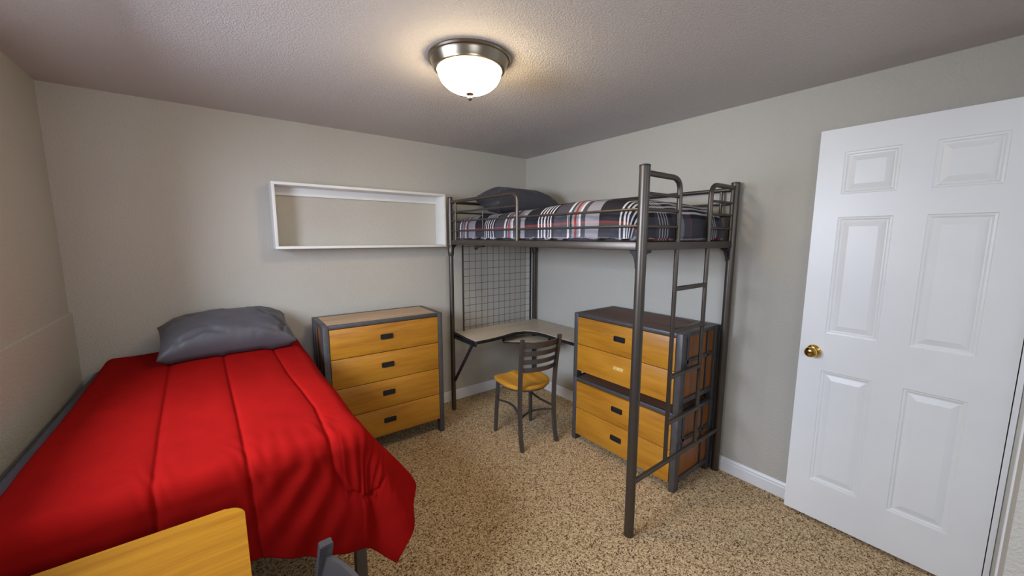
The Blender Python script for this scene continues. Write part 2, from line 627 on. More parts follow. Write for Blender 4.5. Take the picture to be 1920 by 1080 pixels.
# ------------------------------------------------------------------ white box shelf on the back wall
sx0, sx1, sz0, sz1, sd, st = -2.237, -0.999, 1.4456, 1.8792, 0.161, 0.018
shelf = thing('wall_shelf', 'long open white box shelf hung on the back wall', 'shelf', ((sx0 + sx1) / 2, 0, sz0))
obj('top_board', bx(sx0, sx1, -sd, -0.001, sz1 - st, sz1, bev=0.0015), M_SHELF, shelf)
obj('bottom_board', bx(sx0, sx1, -sd, -0.001, sz0, sz0 + st, bev=0.0015), M_SHELF, shelf)
obj('side_board', bx(sx0, sx0 + st, -sd, -0.001, sz0 + st, sz1 - st, bev=0.001), M_SHELF, shelf)
obj('side_board', bx(sx1 - st, sx1, -sd, -0.001, sz0 + st, sz1 - st, bev=0.001), M_SHELF, shelf)
obj('mounting_rail', bx(sx0 + st, sx1 - st, -0.020, -0.001, sz1 - st - 0.055, sz1 - st, bev=0.001), M_SHELF, shelf)


# ------------------------------------------------------------------ chests of drawers (local frame: width along x, front at y=0 facing -y, back at +y)
def rrect_ring(bm, cx, cz, w, h, r, y0, y1, wall, n=5):
    def pts(w, h, r):
        out = []
        for qx, qz, a0 in ((1, 1, 0), (-1, 1, 90), (-1, -1, 180), (1, -1, 270)):
            for k in range(n + 1):
                a = R(a0 + 90 * k / n)
                out.append((cx + qx * (w / 2 - r) + r * math.cos(a), cz + qz * (h / 2 - r) + r * math.sin(a)))
        return out
    o = pts(w, h, r)
    i = pts(w - 2 * wall, h - 2 * wall, max(r - wall, 0.001))
    m = len(o)
    O1 = [bm.verts.new((x, y1, z)) for x, z in o]
    O0 = [bm.verts.new((x, y0, z)) for x, z in o]
    I0 = [bm.verts.new((x, y0, z)) for x, z in i]
    I1 = [bm.verts.new((x, y1 - 0.0005, z)) for x, z in i]
    for a, b in ((O1, O0), (O0, I0), (I0, I1)):
        for k in range(m):
            bm.faces.new((a[k], a[(k + 1) % m], b[(k + 1) % m], b[k]))
    bm.faces.new(I1)
    bm.faces.new(list(reversed(O1)))
    return bm


def make_chest(name, label, cat, loc, rz, W, D, z0, z1, splits, topmat, missing=None, group=None):
    root = thing(name, label, cat, loc, rz, group)
    Mx = MW[root.name]

    def part(nm, bm, mat, par=root, **k):
        bm.transform(Mx)
        return obj(nm, bm, mat, par, **k)
    P = 0.036      # post width on the front
    S = 0.052      # post depth on the side
    for x0 in (0, W - P):
        for y0 in (0, D - S):
            part('post', bx(x0, x0 + P, y0, y0 + S, z0, z1 - 0.0005, bev=0.002), M_CHESTSTEEL)
    t = 0.024
    part('top_frame', box(box(box(box(bmesh.new(), P, W - P, 0.0, 0.030, z1 - t, z1, bev=0.002), P, W - P, D - 0.030, D, z1 - t, z1, bev=0.002), 0.001, P, S, D - S, z1 - t, z1, bev=0.002), W - P, W - 0.001, S, D - S, z1 - t, z1, bev=0.002), M_CHESTSTEEL)
    part('top_panel', bx(P, W - P, 0.030, D - 0.030, z1 - t, z1 - 0.0015), topmat)
    # inner carcass
    zb = splits[-1] + 0.002
    part('carcass', bx(P + 0.002, W - P - 0.002, 0.024, D - 0.006, zb, z1 - t), M_BLACK)
    for sgn, xo in ((0, 0.012), (1, W - 0.026)):
        part('side_panel', bx(xo, xo + 0.014, S, D - S, zb, z1 - t), M_SIDEWOOD)
        b2 = bmesh.new()
        zz = z0 + (z1 - z0) * 0.62
        xa, xb = (0.001, 0.0115) if sgn == 0 else (W - 0.0115, W - 0.001)
        box(b2, xa, xb, S, D - S, zz, zz + 0.022, bev=0.002)
        box(b2, xa, xb, S, D - S, zb, zb + 0.030, bev=0.002)
        box(b2, xa, xb, S + 0.010, S + 0.034, zz - 0.05, z1 - t, bev=0.002)
        box(b2, xa, xb, D - S - 0.09, D - S - 0.075, zb + 0.03, z1 - t, bev=0.002)
        part('side_brace', b2, M_CHESTSTEEL)
    g = 0.0050
    for k in range(len(splits) - 1):
        hi, lo = splits[k], splits[k + 1]
        dr = part('drawer', bx(P + 0.003, W - P - 0.003, -0.002, 0.0235, lo + g / 2, hi - g / 2, bev=0.0012), M_WOOD)
        cz = lo + (hi - lo) * 0.54
        if missing == k:
            h = part('handle_plate', bx(W * 0.487 - 0.040, W * 0.487 + 0.040, -0.0045, -0.0021, cz - 0.012, cz + 0.012, bev=0.001), M_PALEPLATE, dr)
            h['label'] = 'pale bare handle plate'
        else:
            part('handle', rrect_ring(bmesh.new(), W * 0.487, cz, 0.088, 0.036, 0.008, -0.008, -0.0021, 0.006), M_BLACK, dr)
    return root


make_chest('chest_of_drawers', 'four drawer honey wood chest with grey steel frame beside the red bed', 'chest of drawers',
           (-2.051, -0.4601, 0), R(-1.2), 0.834, 0.389, 0.0, 0.9557, [0.930, 0.727, 0.523, 0.317, 0.112], M_CHESTTOP)
C2 = (-0.4868, -1.1594)
make_chest('drawer_unit', 'two drawer unit on the carpet under the loft bed, lower of the stacked pair', 'chest of drawers',
           (C2[0], C2[1], 0), R(-90), 0.833, 0.447, 0.0, 0.4915, [0.462, 0.259, 0.050], M_CHESTTOPD, group=None)
make_chest('drawer_unit', 'two drawer unit with dark top, stacked on the other unit under the loft bed', 'chest of drawers',
           (C2[0], C2[1], 0.492), R(-90), 0.833, 0.447, 0.0, 0.4857, [0.460, 0.257, 0.055], M_CHESTTOPD, missing=1)

# ------------------------------------------------------------------ loft bed
a_, d_, b_ = 0.9723, 0.038, 0.1865
ye = -2.0247
PT = 1.8533
loft = thing('loft_bed', 'tall bronze grey tubular steel loft bed with ladder over the corner desk', 'loft bed', (-a_, ye, 0))
PR = 0.0225
for (x, y, r) in ((-a_, -b_, 0.0195), (-d_, -b_, 0.0205), (-a_, ye, 0.0245), (-d_, ye, 0.0235)):
    p = obj('post', tube([(x, y, 0.002), (x, y, PT - 0.004)], r, 24), M_BEDMETAL, loft)
    obj('post_cap', lathe(bmesh.new(), [(0, PT), (r * 0.8, PT), (r + 0.0008, PT - 0.003), (r + 0.0008, PT - 0.009), (0, PT - 0.009)], (x, y, 0), 24), M_DARKSTEEL, p)
    if y > -1:
        obj('collar', lathe(bmesh.new(), [(r + 0.0005, 1.455), (r + 0.007, 1.445), (r + 0.006, 1.385), (r + 0.0005, 1.365)], (x, y, 0), 24), M_BEDMETAL, p)
zf0, zf1 = 1.463, 1.503


def beam(x0, y0, x1, y1):
    if abs(x0 - x1) < 1e-6:
        return bx(x0 - 0.013, x0 + 0.013, min(y0, y1), max(y0, y1), zf0, zf1, bev=0.004)
    return bx(min(x0, x1), max(x0, x1), y0 - 0.013, y0 + 0.013, zf0, zf1, bev=0.004)


obj('bed_rail', beam(-a_, -b_ - PR, -a_, ye + PR), M_BEDMETAL, loft)
obj('bed_rail', beam(-d_, -b_ - PR, -d_, ye + PR), M_BEDMETAL, loft)
obj('bed_rail', beam(-a_ + PR, -b_, -d_ - PR, -b_), M_BEDMETAL, loft)
obj('bed_rail', beam(-a_ + PR, ye, -d_ - PR, ye), M_BEDMETAL, loft)
bm = bmesh.new()
for k in range(9):
    y = -b_ - 0.12 - k * 0.2
    box(bm, -a_ + 0.013, -d_ - 0.013, y - 0.02, y + 0.02, 1.468, 1.472)
obj('slats', bm, M_DARKSTEEL, loft)
G = 0.0085
zr = [1.577, 1.655, 1.728, 1.812]
# long side facing the room
obj('guard_rail', tube([(-a_, -b_ - PR, zr[0]), (-a_, ye + PR, zr[0])], G * 0.8), M_BEDMETAL, loft)
obj('guard_rail', tube([(-a_, -b_ - PR, zr[1]), (-a_, ye + PR, zr[1])], G * 0.8), M_BEDMETAL, loft)
obj('guard_rail', tube([(-a_, -b_ - PR, zr[2]), (-a_, -1.09, zr[2])], G * 0.8), M_BEDMETAL, loft)
obj('guard_hoop', tube(fillet([(-a_, -b_ - PR, zr[3]), (-a_, -1.09, zr[3]), (-a_, -1.09, zf1 - 0.002)], 0.07), 0.0125), M_BEDMETAL, loft)
obj('guard_bar', tube([(-a_, -0.275, zf1 - 0.002), (-a_, -0.275, zr[3])], G), M_BEDMETAL, loft)
obj('guard_bar', tube([(-a_, -0.68, zr[0]), (-a_, -0.68, zr[2])], 0.004), M_BEDMETAL, loft)
obj('guard_bar', tube([(-a_, -1.55, zr[0]), (-a_, -1.55, zr[1])], 0.004), M_BEDMETAL, loft)
# long side along the right wall
for z in zr[:3]:
    obj('guard_rail', tube([(-d_, -b_ - PR, z), (-d_, ye + PR, z)], G * 0.85), M_BEDMETAL, loft)
obj('guard_rail', tube([(-d_, -b_ - PR, zr[3]), (-d_, ye + PR, zr[3])], 0.0125), M_BEDMETAL, loft)
obj('guard_bar', tube([(-d_, -1.945, zf1 - 0.002), (-d_, -1.945, zr[3])], G), M_BEDMETAL, loft)
obj('guard_bar', tube([(-d_, -0.275, zf1 - 0.002), (-d_, -0.275, zr[3])], G), M_BEDMETAL, loft)
# head end
for z in zr[:3]:
    obj('guard_rail', tube([(-a_ + PR, -b_, z), (-d_ - PR, -b_, z)], G * 0.8), M_BEDMETAL, loft)
obj('guard_rail', tube([(-a_ + PR, -b_, zr[3]), (-d_ - PR, -b_, zr[3])], 0.0125), M_BEDMETAL, loft)
# foot end with the ladder gap
lx, rx = -0.662, -0.336
for z in zr[:3]:
    obj('guard_rail', tube([(-a_ + PR, ye, z), (lx, ye, z)], G * 0.9), M_BEDMETAL, loft)
    obj('guard_rail', tube([(rx, ye, z), (-d_ - PR, ye, z)], G * 0.9), M_BEDMETAL, loft)
obj('guard_bar', tube([(-0.072, ye, zf1 - 0.002), (-0.072, ye, zr[3])], G), M_BEDMETAL, loft)
zc = 0.288
obj('ladder_rail', tube(fillet([(-a_ + PR, ye, zr[3] + 0.006), (lx, ye, zr[3] + 0.006), (lx, ye, zf1 - 0.003)], 0.07), 0.0135, 16), M_BEDMETAL, loft)
obj('ladder_rail', tube(fillet([(-d_ - PR, ye, zr[3] + 0.006), (rx, ye, zr[3] + 0.006), (rx, ye, zf1 - 0.003)], 0.07), 0.0135, 16), M_BEDMETAL, loft)
obj('ladder_rail', tube([(lx, ye, zf0 + 0.003), (lx, ye, zc)], 0.0115, 16), M_BEDMETAL, loft)
obj('ladder_rail', tube([(rx, ye, zf0 + 0.003), (rx, ye, zc)], 0.0115, 16), M_BEDMETAL, loft)
for z in (1.257, 1.030, 0.777, 0.516):
    obj('rung', bx(lx, rx, ye - 0.011, ye + 0.011, z - 0.011, z + 0.011, bev=0.003), M_BEDMETAL, loft)
obj('crossbar', tube([(-a_ + PR, ye, zc), (-d_ - PR, ye, zc)], 0.0135, 16), M_BEDMETAL, loft)


def gusset(x, y, dx, dy, s=0.085, hgt=0.10, t=0.004):
    """dark curved plate under the bed rails, next to a post"""
    bm = bmesh.new()
    prof = [(0, 0), (s, 0)]
    for k in range(8):
        a = math.pi / 2 * k / 7
        prof.append((s * 0.95 * (1 - math.sin(a)) + 0.006, -0.012 - (hgt - 0.012) * (1 - math.cos(a)) if k else -0.012))
    prof.append((0, -hgt))
    nx, ny = -dy, dx
    A = [bm.verts.new((x + dx * p + nx * t, y + dy * p + ny * t, zf0 + q)) for p, q in prof]
    B = [bm.verts.new((x + dx * p - nx * t, y + dy * p - ny * t, zf0 + q)) for p, q in prof]
    n = len(prof)
    for i in range(n):
        bm.faces.new((A[i], A[(i + 1) % n], B[(i + 1) % n], B[i]))
    bm.faces.new(A)
    bm.faces.new(list(reversed(B)))
    return bm


for args in ((-a_, ye + 0.024, 0, 1, 0.035, 0.085), (-a_ + 0.024, ye, 1, 0, 0.05, 0.03), (-d_, ye + 0.023, 0, 1, 0.035, 0.085), (-d_ - 0.023, ye, -1, 0, 0.035, 0.075), (-a_ + 0.02, -b_, 1, 0, 0.03, 0.05)):
    obj('gusset', gusset(*args), M_DARKSTEEL, loft)
bm = bmesh.new()
bmx = gusset(-a_ + 0.03, -0.53, 0, -1, 0.11, 0.035, 0.012)
obj('bracket', bmx, M_DARKSTEEL, loft)


# ------------------------------------------------------------------ soft things
def grid_mesh(nu, nv, fn, uv=None):
    bm = bmesh.new()
    vs = [[bm.verts.new(fn(i / (nu - 1), j / (nv - 1))) for j in range(nv)] for i in range(nu)]
    uvl = bm.loops.layers.uv.new('UVMap') if uv else None
    for i in range(nu - 1):
        for j in range(nv - 1):
            f = bm.faces.new((vs[i][j], vs[i + 1][j], vs[i + 1][j + 1], vs[i][j + 1]))
            if uv:
                for l, (a, b) in zip(f.loops, ((i, j), (i + 1, j), (i + 1, j + 1), (i, j + 1))):
                    l[uvl].uv = uv(a / (nu - 1), b / (nv - 1))
    return bm


SURF = {}


def rest_on(bm, key, gap=0.003):
    """lift the vertices of a soft thing that would sink into the cloth below it"""
    tree = SURF[key]
    for v in bm.verts:
        hit = tree.ray_cast(Vector((v.co.x, v.co.y, 3.0)), Vector((0, 0, -1)))[0]
        if hit and v.co.z < hit.z + gap:
            v.co.z = hit.z + gap


def cloth_obj(name, bm, mat, thick, parent=None):
    bmesh.ops.recalc_face_normals(bm, faces=bm.faces)
    up = sum(f.normal.z for f in bm.faces)
    if up < 0:
        bmesh.ops.reverse_faces(bm, faces=bm.faces)
    SURF[mat.name] = BVHTree.FromBMesh(bm)
    o = obj(name, bm, mat, parent, smooth=180, recalc=False)
    md = o.modifiers.new('thickness', 'SOLIDIFY')
    md.thickness = thick
    md.offset = -1
    return o


def nz(x, y, z=0.0):
    return noise.noise(Vector((x, y, z)))


# loft mattress and plaid comforter
bm = bx(-0.915, -0.090, -1.952, -0.255, 1.5035, 1.632, bev=0.03, seg=4)
o = obj('mattress', bm, M_GREYSHEET)
tag(o, 'grey sheeted mattress lying in the loft bed under the plaid comforter', 'mattress')
base_origin(o, (-0.50, -1.10, 1.5035))

LX0, LX1, LY0, LY1, LZ = -0.952, -0.053, -0.215, -1.993, 1.672


def fold(e, r):
    """arc over an edge: returns (outward, down) for cloth excess e past the edge start"""
    if e <= 0:
        return 0.0, 0.0
    th = min(e / r, math.pi / 2)
    return r * math.sin(th), r * (1 - math.cos(th)) + max(0.0, e - r * math.pi / 2)


def plaid_pos(u, v):
    # s across the bed from the front hem (room side), t along the bed from the head
    s = -0.17 + u * (0.90 + 0.17 + 0.10)
    t = -0.14 + v * (1.78 + 0.14 + 0.19)
    rr = 0.075
    ax, ay, az = 0, 0, 0
    x = LX0 + 0.0 + min(max(s, 0), 0.90) * (LX1 - LX0) / 0.90
    y = LY0 - min(max(t, 0), 1.78)
    e0 = max(0.0, rr * 0.6 - s); e1 = max(0.0, s - (0.90 - rr * 0.6))
    f0 = max(0.0, rr * 0.6 - t); f1 = max(0.0, t - (1.78 - rr * 0.6))
    z = LZ
    xi = LX0 + rr; xj = LX1 - rr
    yi = LY0 - rr; yj = LY1 + rr
    x = min(max(LX0 + s * (LX1 - LX0) / 0.90, xi), xj)
    y = max(min(LY0 - t, yi), yj)
    a0 = rr - s; a1 = s - (0.90 - rr); b0 = rr - t; b1 = t - (1.78 - rr)
    ex = max(a0, 0) + max(a1, 0)
    ey = max(b0, 0) + max(b1, 0)
    r = math.hypot(ex, ey)
    sx = -1 if a0 > 0 else 1
    sy = 1 if b0 > 0 else -1
    if r > 0:
        o_, dn = fold(r, rr)
        x += sx * o_ * ex / r
        y += sy * o_ * ey / r
        z -= min(dn, 0.172)
    # puffed top, highest over the middle, plus soft bumps and side folds
    cx = (x - LX0) / (LX1 - LX0)
    cy = (LY0 - y) / (LY0 - LY1)
    puff = 0.052 * math.sin(math.pi * min(1, max(0, cx))) ** 0.6 * (0.35 + 0.65 * math.sin(math.pi * min(1, max(0, cy))) ** 0.4)
    top = 1 if r <= 0 else math.exp(-r * 6)
    z += puff * top + 0.030 * top * ss(0.55, 1.35, t)*ss(1.8,1.5,t)
    z += 0.010 * nz(x * 6, y * 5, 1.3) * top
    if r > 0:
        side = ss(0.03, 0.14, r)
        w_ = 0.007 * math.sin(t * 46 + 2.5 * nz(t * 4, 0.3)) + 0.010 * nz(t * 9, s * 10, 5)
        x += -sx * 0 + (w_ - 0.004) * side * (ex / r) * (1 if sx > 0 else 1)
        y += (w_ - 0.004) * side * (ey / r)
        if ex > 0:
            x = max(min(x, LX1 + 0.004), LX0 - 0.002)
        y = max(min(y, LY0 + 0.006), LY1 - 0.008)
    z = max(z, 1.519 + 0.003 * nz(s * 8, t * 8))
    return (x, y, z)


NU, NV = 90, 190
o = cloth_obj('comforter', grid_mesh(NU, NV, plaid_pos, lambda u, v: (-0.14 + v * 2.11 + 0.215, -0.17 + u * 1.17)), M_PLAID, 0.010)
tag(o, 'black, grey, white and red plaid comforter spread over the loft bed', 'comforter')
base_origin(o, (-0.50, -1.10, 1.5035))


def pillow_bm(L, W, T, flange=0.0, seed=0, sag=0.0, nu=56, nv=40, open_end=0.0):
    """closed pillow: long axis x, width y, thickness z; pinched at the rim, with pointed corners"""
    bm = bmesh.new()
    top, bot = [], []

    def pos(i, j, sgn):
        u = -1 + 2 * i / (nu - 1)
        v = -1 + 2 * j / (nv - 1)
        # concave edges between the corners
        px = u * L / 2 * (1 - 0.05 * (1 - v * v) * abs(u) ** 3)
        py = v * W / 2 * (1 - 0.09 * (1 - u * u) * abs(v) ** 3)
        h = (max(0.0, 1 - u ** 4) ** 0.62) * (max(0.0, 1 - v ** 4) ** 0.55)
        z = sgn * T / 2 * h * (1 - 0.18 * u * u)
        wr = nz(px * 9 + seed, py * 14, seed * 1.7 + sgn) * 0.010
        ed = ss(0.35, 0.9, max(abs(u), abs(v)))
        wr += ed * 0.008 * nz(px * 26 + seed, py * 26, 3.1 + sgn)
        # creases radiating from the corners
        ca = math.atan2(abs(v) - 1.02, abs(u) - 1.02)
        wr += 0.006 * math.sin(ca * 15) * ss(1.1, 0.2, math.hypot(abs(u) - 1, abs(v) - 1)) * h
        z += wr * min(1, h * 3)
        z -= sag * (u * u)
        return (px, py, z)
    for i in range(nu):
        top.append([bm.verts.new(pos(i, j, 1)) for j in range(nv)])
    for i in range(nu):
        row = []
        for j in range(nv):
            if i in (0, nu - 1) or j in (0, nv - 1):
                row.append(top[i][j])
            else:
                row.append(bm.verts.new(pos(i, j, -1)))
        bot.append(row)
    for i in range(nu - 1):
        for j in range(nv - 1):
            bm.faces.new((top[i][j], top[i + 1][j], top[i + 1][j + 1], top[i][j + 1]))
            bm.faces.new((bot[i][j], bot[i][j + 1], bot[i + 1][j + 1], bot[i + 1][j]))
    return bm


def crease(bm, c, path, depth, width):
    """sink the surface along a short path (local xy) to draw a fold"""
    for v in bm.verts:
        if v.co.z > 0:
            dmin = 9
            for p, q in zip(path[:-1], path[1:]):
                p2, q2 = Vector(p), Vector(q)
                d = q2 - p2
                t = max(0, min(1, (Vector(v.co.xy) - p2).dot(d) / d.length_squared))
                dmin = min(dmin, (Vector(v.co.xy) - (p2 + d * t)).length)
            v.co.z -= depth * math.exp(-(dmin / width) ** 2)


# pillow on the loft
bm = pillow_bm(0.64, 0.40, 0.235, seed=4)
mt = Matrix.Translation((-0.47, -0.455, 1.820)) @ Matrix.Rotation(R(-4), 4, 'Z') @ Matrix.Rotation(R(9), 4, 'X')
bm.transform(mt)
rest_on(bm, 'plaid_comforter_cloth', 0.006)
o = obj('pillow', bm, M_PILLOW2, smooth=180)
tag(o, 'charcoal pillow at the head of the plaid loft bed', 'pillow', None)
base_origin(o, (-0.47, -0.45, 1.74))

# ------------------------------------------------------------------ red bed
bed = thing('bed_frame', 'low dark steel bed frame carrying the grey mattress by the left wall', 'bed', (-2.65, -0.90, 0))
fx0, fx1, fy0, fy1 = -3.150, -2.175, -1.680, -0.045
for x in (fx0 + 0.02, fx1 - 0.02):
    for y in (fy0 + 0.02, fy1 - 0.02):
        obj('leg', bx(x - 0.02, x + 0.02, y - 0.02, y + 0.02, 0.0, 0.56, bev=0.003), M_CHAIRSTEEL, bed)
for x in (fx0 + 0.015, fx1 - 0.015):
    obj('side_rail', bx(x - 0.012, x + 0.012, fy0 + 0.04, fy1 - 0.04, 0.50, 0.56, bev=0.003), M_DARKSTEEL, bed)
for y in (fy0 + 0.015, fy1 - 0.015):
    obj('end_rail', bx(fx0 + 0.04, fx1 - 0.04, y - 0.012, y + 0.012, 0.50, 0.56, bev=0.003), M_DARKSTEEL, bed)
obj('deck', bx(fx0 + 0.03, fx1 - 0.03, fy0 + 0.03, fy1 - 0.03, 0.545, 0.559), M_DARKSTEEL, bed)
o = obj('mattress', bx(-3.138, -2.175, -1.680, -0.035, 0.5605, 0.785, bev=0.03, seg=4), M_GREYSHEET)
tag(o, 'grey sheeted mattress under the red comforter, its edge showing along the left wall', 'mattress')
base_origin(o, (-2.65, -0.85, 0.5605))

BX0, BX1, BY0, BY1, BZ = -3.085, -2.145, -0.060, -1.705, 0.812
RB = 0.055
SW = BX1 - BX0          # cloth coordinate s: 0..SW on top
TL = BY0 - BY1          # cloth coordinate t: 0..TL on top
AM, BMX = 0.32, 0.405    # overhang at the side and at the foot
SEAMS = [
    [(-2.80, -0.02), (-2.79, -0.40), (-2.762, -1.23), (-2.74, -1.70), (-2.74, -2.25)],
    [(-2.57, -0.02), (-2.556, -0.47), (-2.528, -1.40), (-2.52, -1.75), (-2.50, -2.25)],
    [(-2.335, -0.02), (-2.319, -0.33), (-2.299, -0.93), (-2.272, -1.38), (-2.285, -1.72), (-2.275, -1.80), (-2.235, -1.885), (-2.17, -1.915), (-2.10, -1.905), (-2.05, -1.86), (-2.035, -1.78), (-2.045, -1.60), (-2.045, -0.02)],
]


def seg_dist(px, py, path):
    dm = 9.0
    for (x0, y0), (x1, y1) in zip(path[:-1], path[1:]):
        dx, dy = x1 - x0, y1 - y0
        t = max(0.0, min(1.0, ((px - x0) * dx + (py - y0) * dy) / (dx * dx + dy * dy)))
        d = math.hypot(px - x0 - t * dx, py - y0 - t * dy)
        if d < dm:
            dm = d
    return dm


def red_point(s, t):
    """s, t in metres of cloth; s = 0 at the left hem line, t = 0 at the head"""
    X, Y = BX0 + s, BY0 - t           # flat layout coordinates (used for the seams)
    xi, xj = BX0 + 0.03, BX1 - RB
    yi, yj = BY0 - 0.05, BY1 + RB
    x = min(max(X, xi), xj)
    y = max(min(Y, yi), yj)
    z = BZ + 0.006
    # left: a small roll down toward the wall gap; head: short roll
    if X < xi:
        e = xi - X
        o_, dn = fold(e, 0.03)
        x -= o_; z -= dn
    if Y > yi:
        e = Y - yi
        o_, dn = fold(e, 0.045)
        y += o_; z -= min(dn, 0.06)
    a = max(0.0, X - xj)
    b = max(0.0, yj - Y)
    r = math.hypot(a, b)
    nx = ny = 0.0
    if r > 1e-9:
        nx, ny = a / r, -b / r
        o_, dn = fold(r, RB)
        hang = max(0.0, r - RB * 1.1)
        near = ss(1.05, 1.62, t)
        phi = math.atan2(b, a) if a > 0 else math.pi / 2
        # flare: side hem swings out close to the foot, the corner opens like a cone
        fl = 0.05 * nx * nx
        fl += 0.50 * near * math.cos(phi) ** 2 * ss(-0.0, 0.15, a)
        fl += 0.03 * (math.sin(2 * phi) ** 2)
        fl += 0.10 * (-ny) ** 2
        out = hang * fl
        dn = dn - hang * (1 - math.sqrt(max(0.05, 1 - fl * fl * 0.9)))
        x += nx * (o_ + out)
        y += ny * (o_ + out)
        z -= dn
        # hanging folds
        k = ss(0.04, 0.35, hang)
        along = s if b > a else t
        cornerk = math.sin(2 * phi) if (a > 0 and b > 0) else 0.0
        wv = 0.010 * math.sin(s * 17 + 3.0 * nz(s * 2.3, 2.0)) * (-ny) + 0.016 * nz(s * 7, t * 1.2, 2.0) * (-ny)
        wv += 0.020 * cornerk * math.sin(phi * 9 + 0.6)
        wv += 0.006 * math.sin(t * 25) * nx
        x += nx * wv * k
        y += ny * wv * k
        # slanting creases below the foot edge
        c2 = math.sin((s * 1.0 + b * 0.75) * 56 + 3 * nz(s * 3, b * 3, 7))
        y += ny * c2 * (0.001 + 0.0038 * ss(0.45, 0.7, s) * ss(1.0, 0.85, s)) * ss(0.03, 0.14, b) * (0.6 + nz(s * 5, 1.0, 9.0))
    # quilting
    d = min(seg_dist(X, Y, p) for p in SEAMS)
    puff = 0.007 * (1 - math.exp(-(d / 0.020) ** 1.2)) - 0.006 * math.exp(-(d / 0.006) ** 2)
    hd = min(s, t, SW + AM - s, TL + BMX - t)
    puff *= ss(0.0, 0.05, hd)
    soft = 0.007 * nz(X * 3.2, Y * 3.0, 4.4) + 0.0025 * nz(X * 11, Y * 9, 1.1)
    # short gathers leaving the seams near the foot
    g = math.exp(-(d / 0.05) ** 2) * ss(1.25, 1.7, t)
    soft += 0.0012 * g * math.sin(X * 160 + Y * 50 + 5 * nz(X * 8, Y * 6, 2))
    gb = ss(1.35, 1.6, t) * ss(1.95, 1.7, t)
    soft += 0.0022 * gb * math.sin(X * 130 + 4 * nz(X * 5, Y * 4)) * max(0, nz(X * 6, Y * 2, 3) + 0.15)
    # gathers inside the looped corner channel
    if -2.25 < X < -2.06 and Y > -1.9:
        soft += 0.0026 * ss(1.45, 1.8, t) * math.sin(X * 170 + 3 * nz(X * 9, Y * 5, 4))
    # crown: the cloth stands higher towards the head and the middle
    crown = 0.028 * ss(0.9, 0.0, t) + 0.012 * math.sin(math.pi * min(1, max(0, s / SW)))
    if r < 1e-9:
        z += puff + soft + crown
    else:
        o_, dn = fold(r, RB)
        th = min(r / RB, math.pi / 2)
        x += nx * math.sin(th) * (puff + soft)
        y += ny * math.sin(th) * (puff + soft)
        z += math.cos(th) * (puff + soft) + crown * math.exp(-r * 3)
    return (x, y, z)


def red_pos(u, v):
    s = u * (SW + AM - 0.075 * ss(0.86, 1.0, v))
    # hem drops less on the left part of the foot
    bm_ = BMX - 0.15 * ss(0.95, 0.4, s)
    t = v * (TL + bm_)
    return red_point(s, t)


o = cloth_obj('comforter', grid_mesh(330, 420, red_pos), M_RED, 0.012)
tag(o, 'bright red quilted comforter draped over the bed by the left wall', 'comforter')
base_origin(o, (-2.62, -0.9, 0.80))

bm = pillow_bm(0.65, 0.40, 0.25, seed=1)
crease(bm, None, [(0.16, 0.05), (0.22, 0.0), (0.27, -0.08), (0.25, -0.15)], 0.018, 0.010)
crease(bm, None, [(0.27, -0.08), (0.31, 0.02), (0.34, 0.03)], 0.012, 0.008)
crease(bm, None, [(-0.24, -0.15), (-0.12, -0.12), (-0.06, -0.14)], 0.010, 0.010)
crease(bm, None, [(-0.15, -0.05), (-0.08, -0.12), (-0.02, -0.15)], 0.008, 0.008)
mt = Matrix.Translation((-2.522, -0.262, 0.946)) @ Matrix.Rotation(R(3), 4, 'Z') @ Matrix.Rotation(R(16), 4, 'X')
bm.transform(mt)
rest_on(bm, 'red_comforter_cloth', 0.006)
o = obj('pillow', bm, M_PILLOW, smooth=180)
tag(o, 'plump grey pillow resting on the red comforter against the back wall', 'pillow')
base_origin(o, (-2.515, -0.27, 0.86))

# ------------------------------------------------------------------ corner desk under the loft
DZ = 0.715
outer = [(-0.965, -0.213), (-0.062, -0.213), (-0.062, -1.150)]
inner = [(-0.393, -1.150), (-0.393, -0.90), (-0.389, -0.74), (-0.396, -0.655), (-0.420, -0.590), (-0.465, -0.548), (-0.535, -0.530), (-0.60, -0.538), (-0.692, -0.560), (-0.80, -0.575), (-0.86, -0.580), (-0.970, -0.580), (-0.985, -0.565)]
desk = thing('corner_desk', 'tan topped L shaped corner desk fixed under the loft bed', 'desk', (-0.5, -0.5, 0))
top = obj('desktop', prism(bmesh.new(), [(x * 0.996 - 0.002, y * 0.996 - 0.002) if 0 else (x, y) for x, y in outer + inner], DZ - 0.004, DZ), M_DESK, desk, smooth=0)
obj('edge_band', prism(bmesh.new(), [(x, y) for x, y in outer + inner], DZ - 0.030, DZ - 0.0042), M_BLACK, top, smooth=0)
ebm = bmesh.new()
fr = [Vector((x, y, DZ - 0.0125)) for x, y in inner]
sweep(ebm, fr, rect(0.0125, 0.004, 0.002))
obj('edge_trim', ebm, M_BLACK, top)
ebm = bmesh.new()
sweep(ebm, [Vector((-0.985, -0.565, DZ - 0.0125)), Vector((-0.966, -0.22, DZ - 0.0125))], rect(0.0125, 0.004, 0.002))
obj('edge_trim', ebm, M_BLACK, top)
obj('brace', sweep(bmesh.new(), [(-0.972, -0.216, 0.280), (-0.985, -0.545, 0.690)], rect(0.008, 0.012, 0.002)), M_DARKSTEEL, desk)
obj('support_bar', bx(-0.978, -0.960, -0.56, -0.215, 0.660, 0.6845, bev=0.002), M_DARKSTEEL, desk)
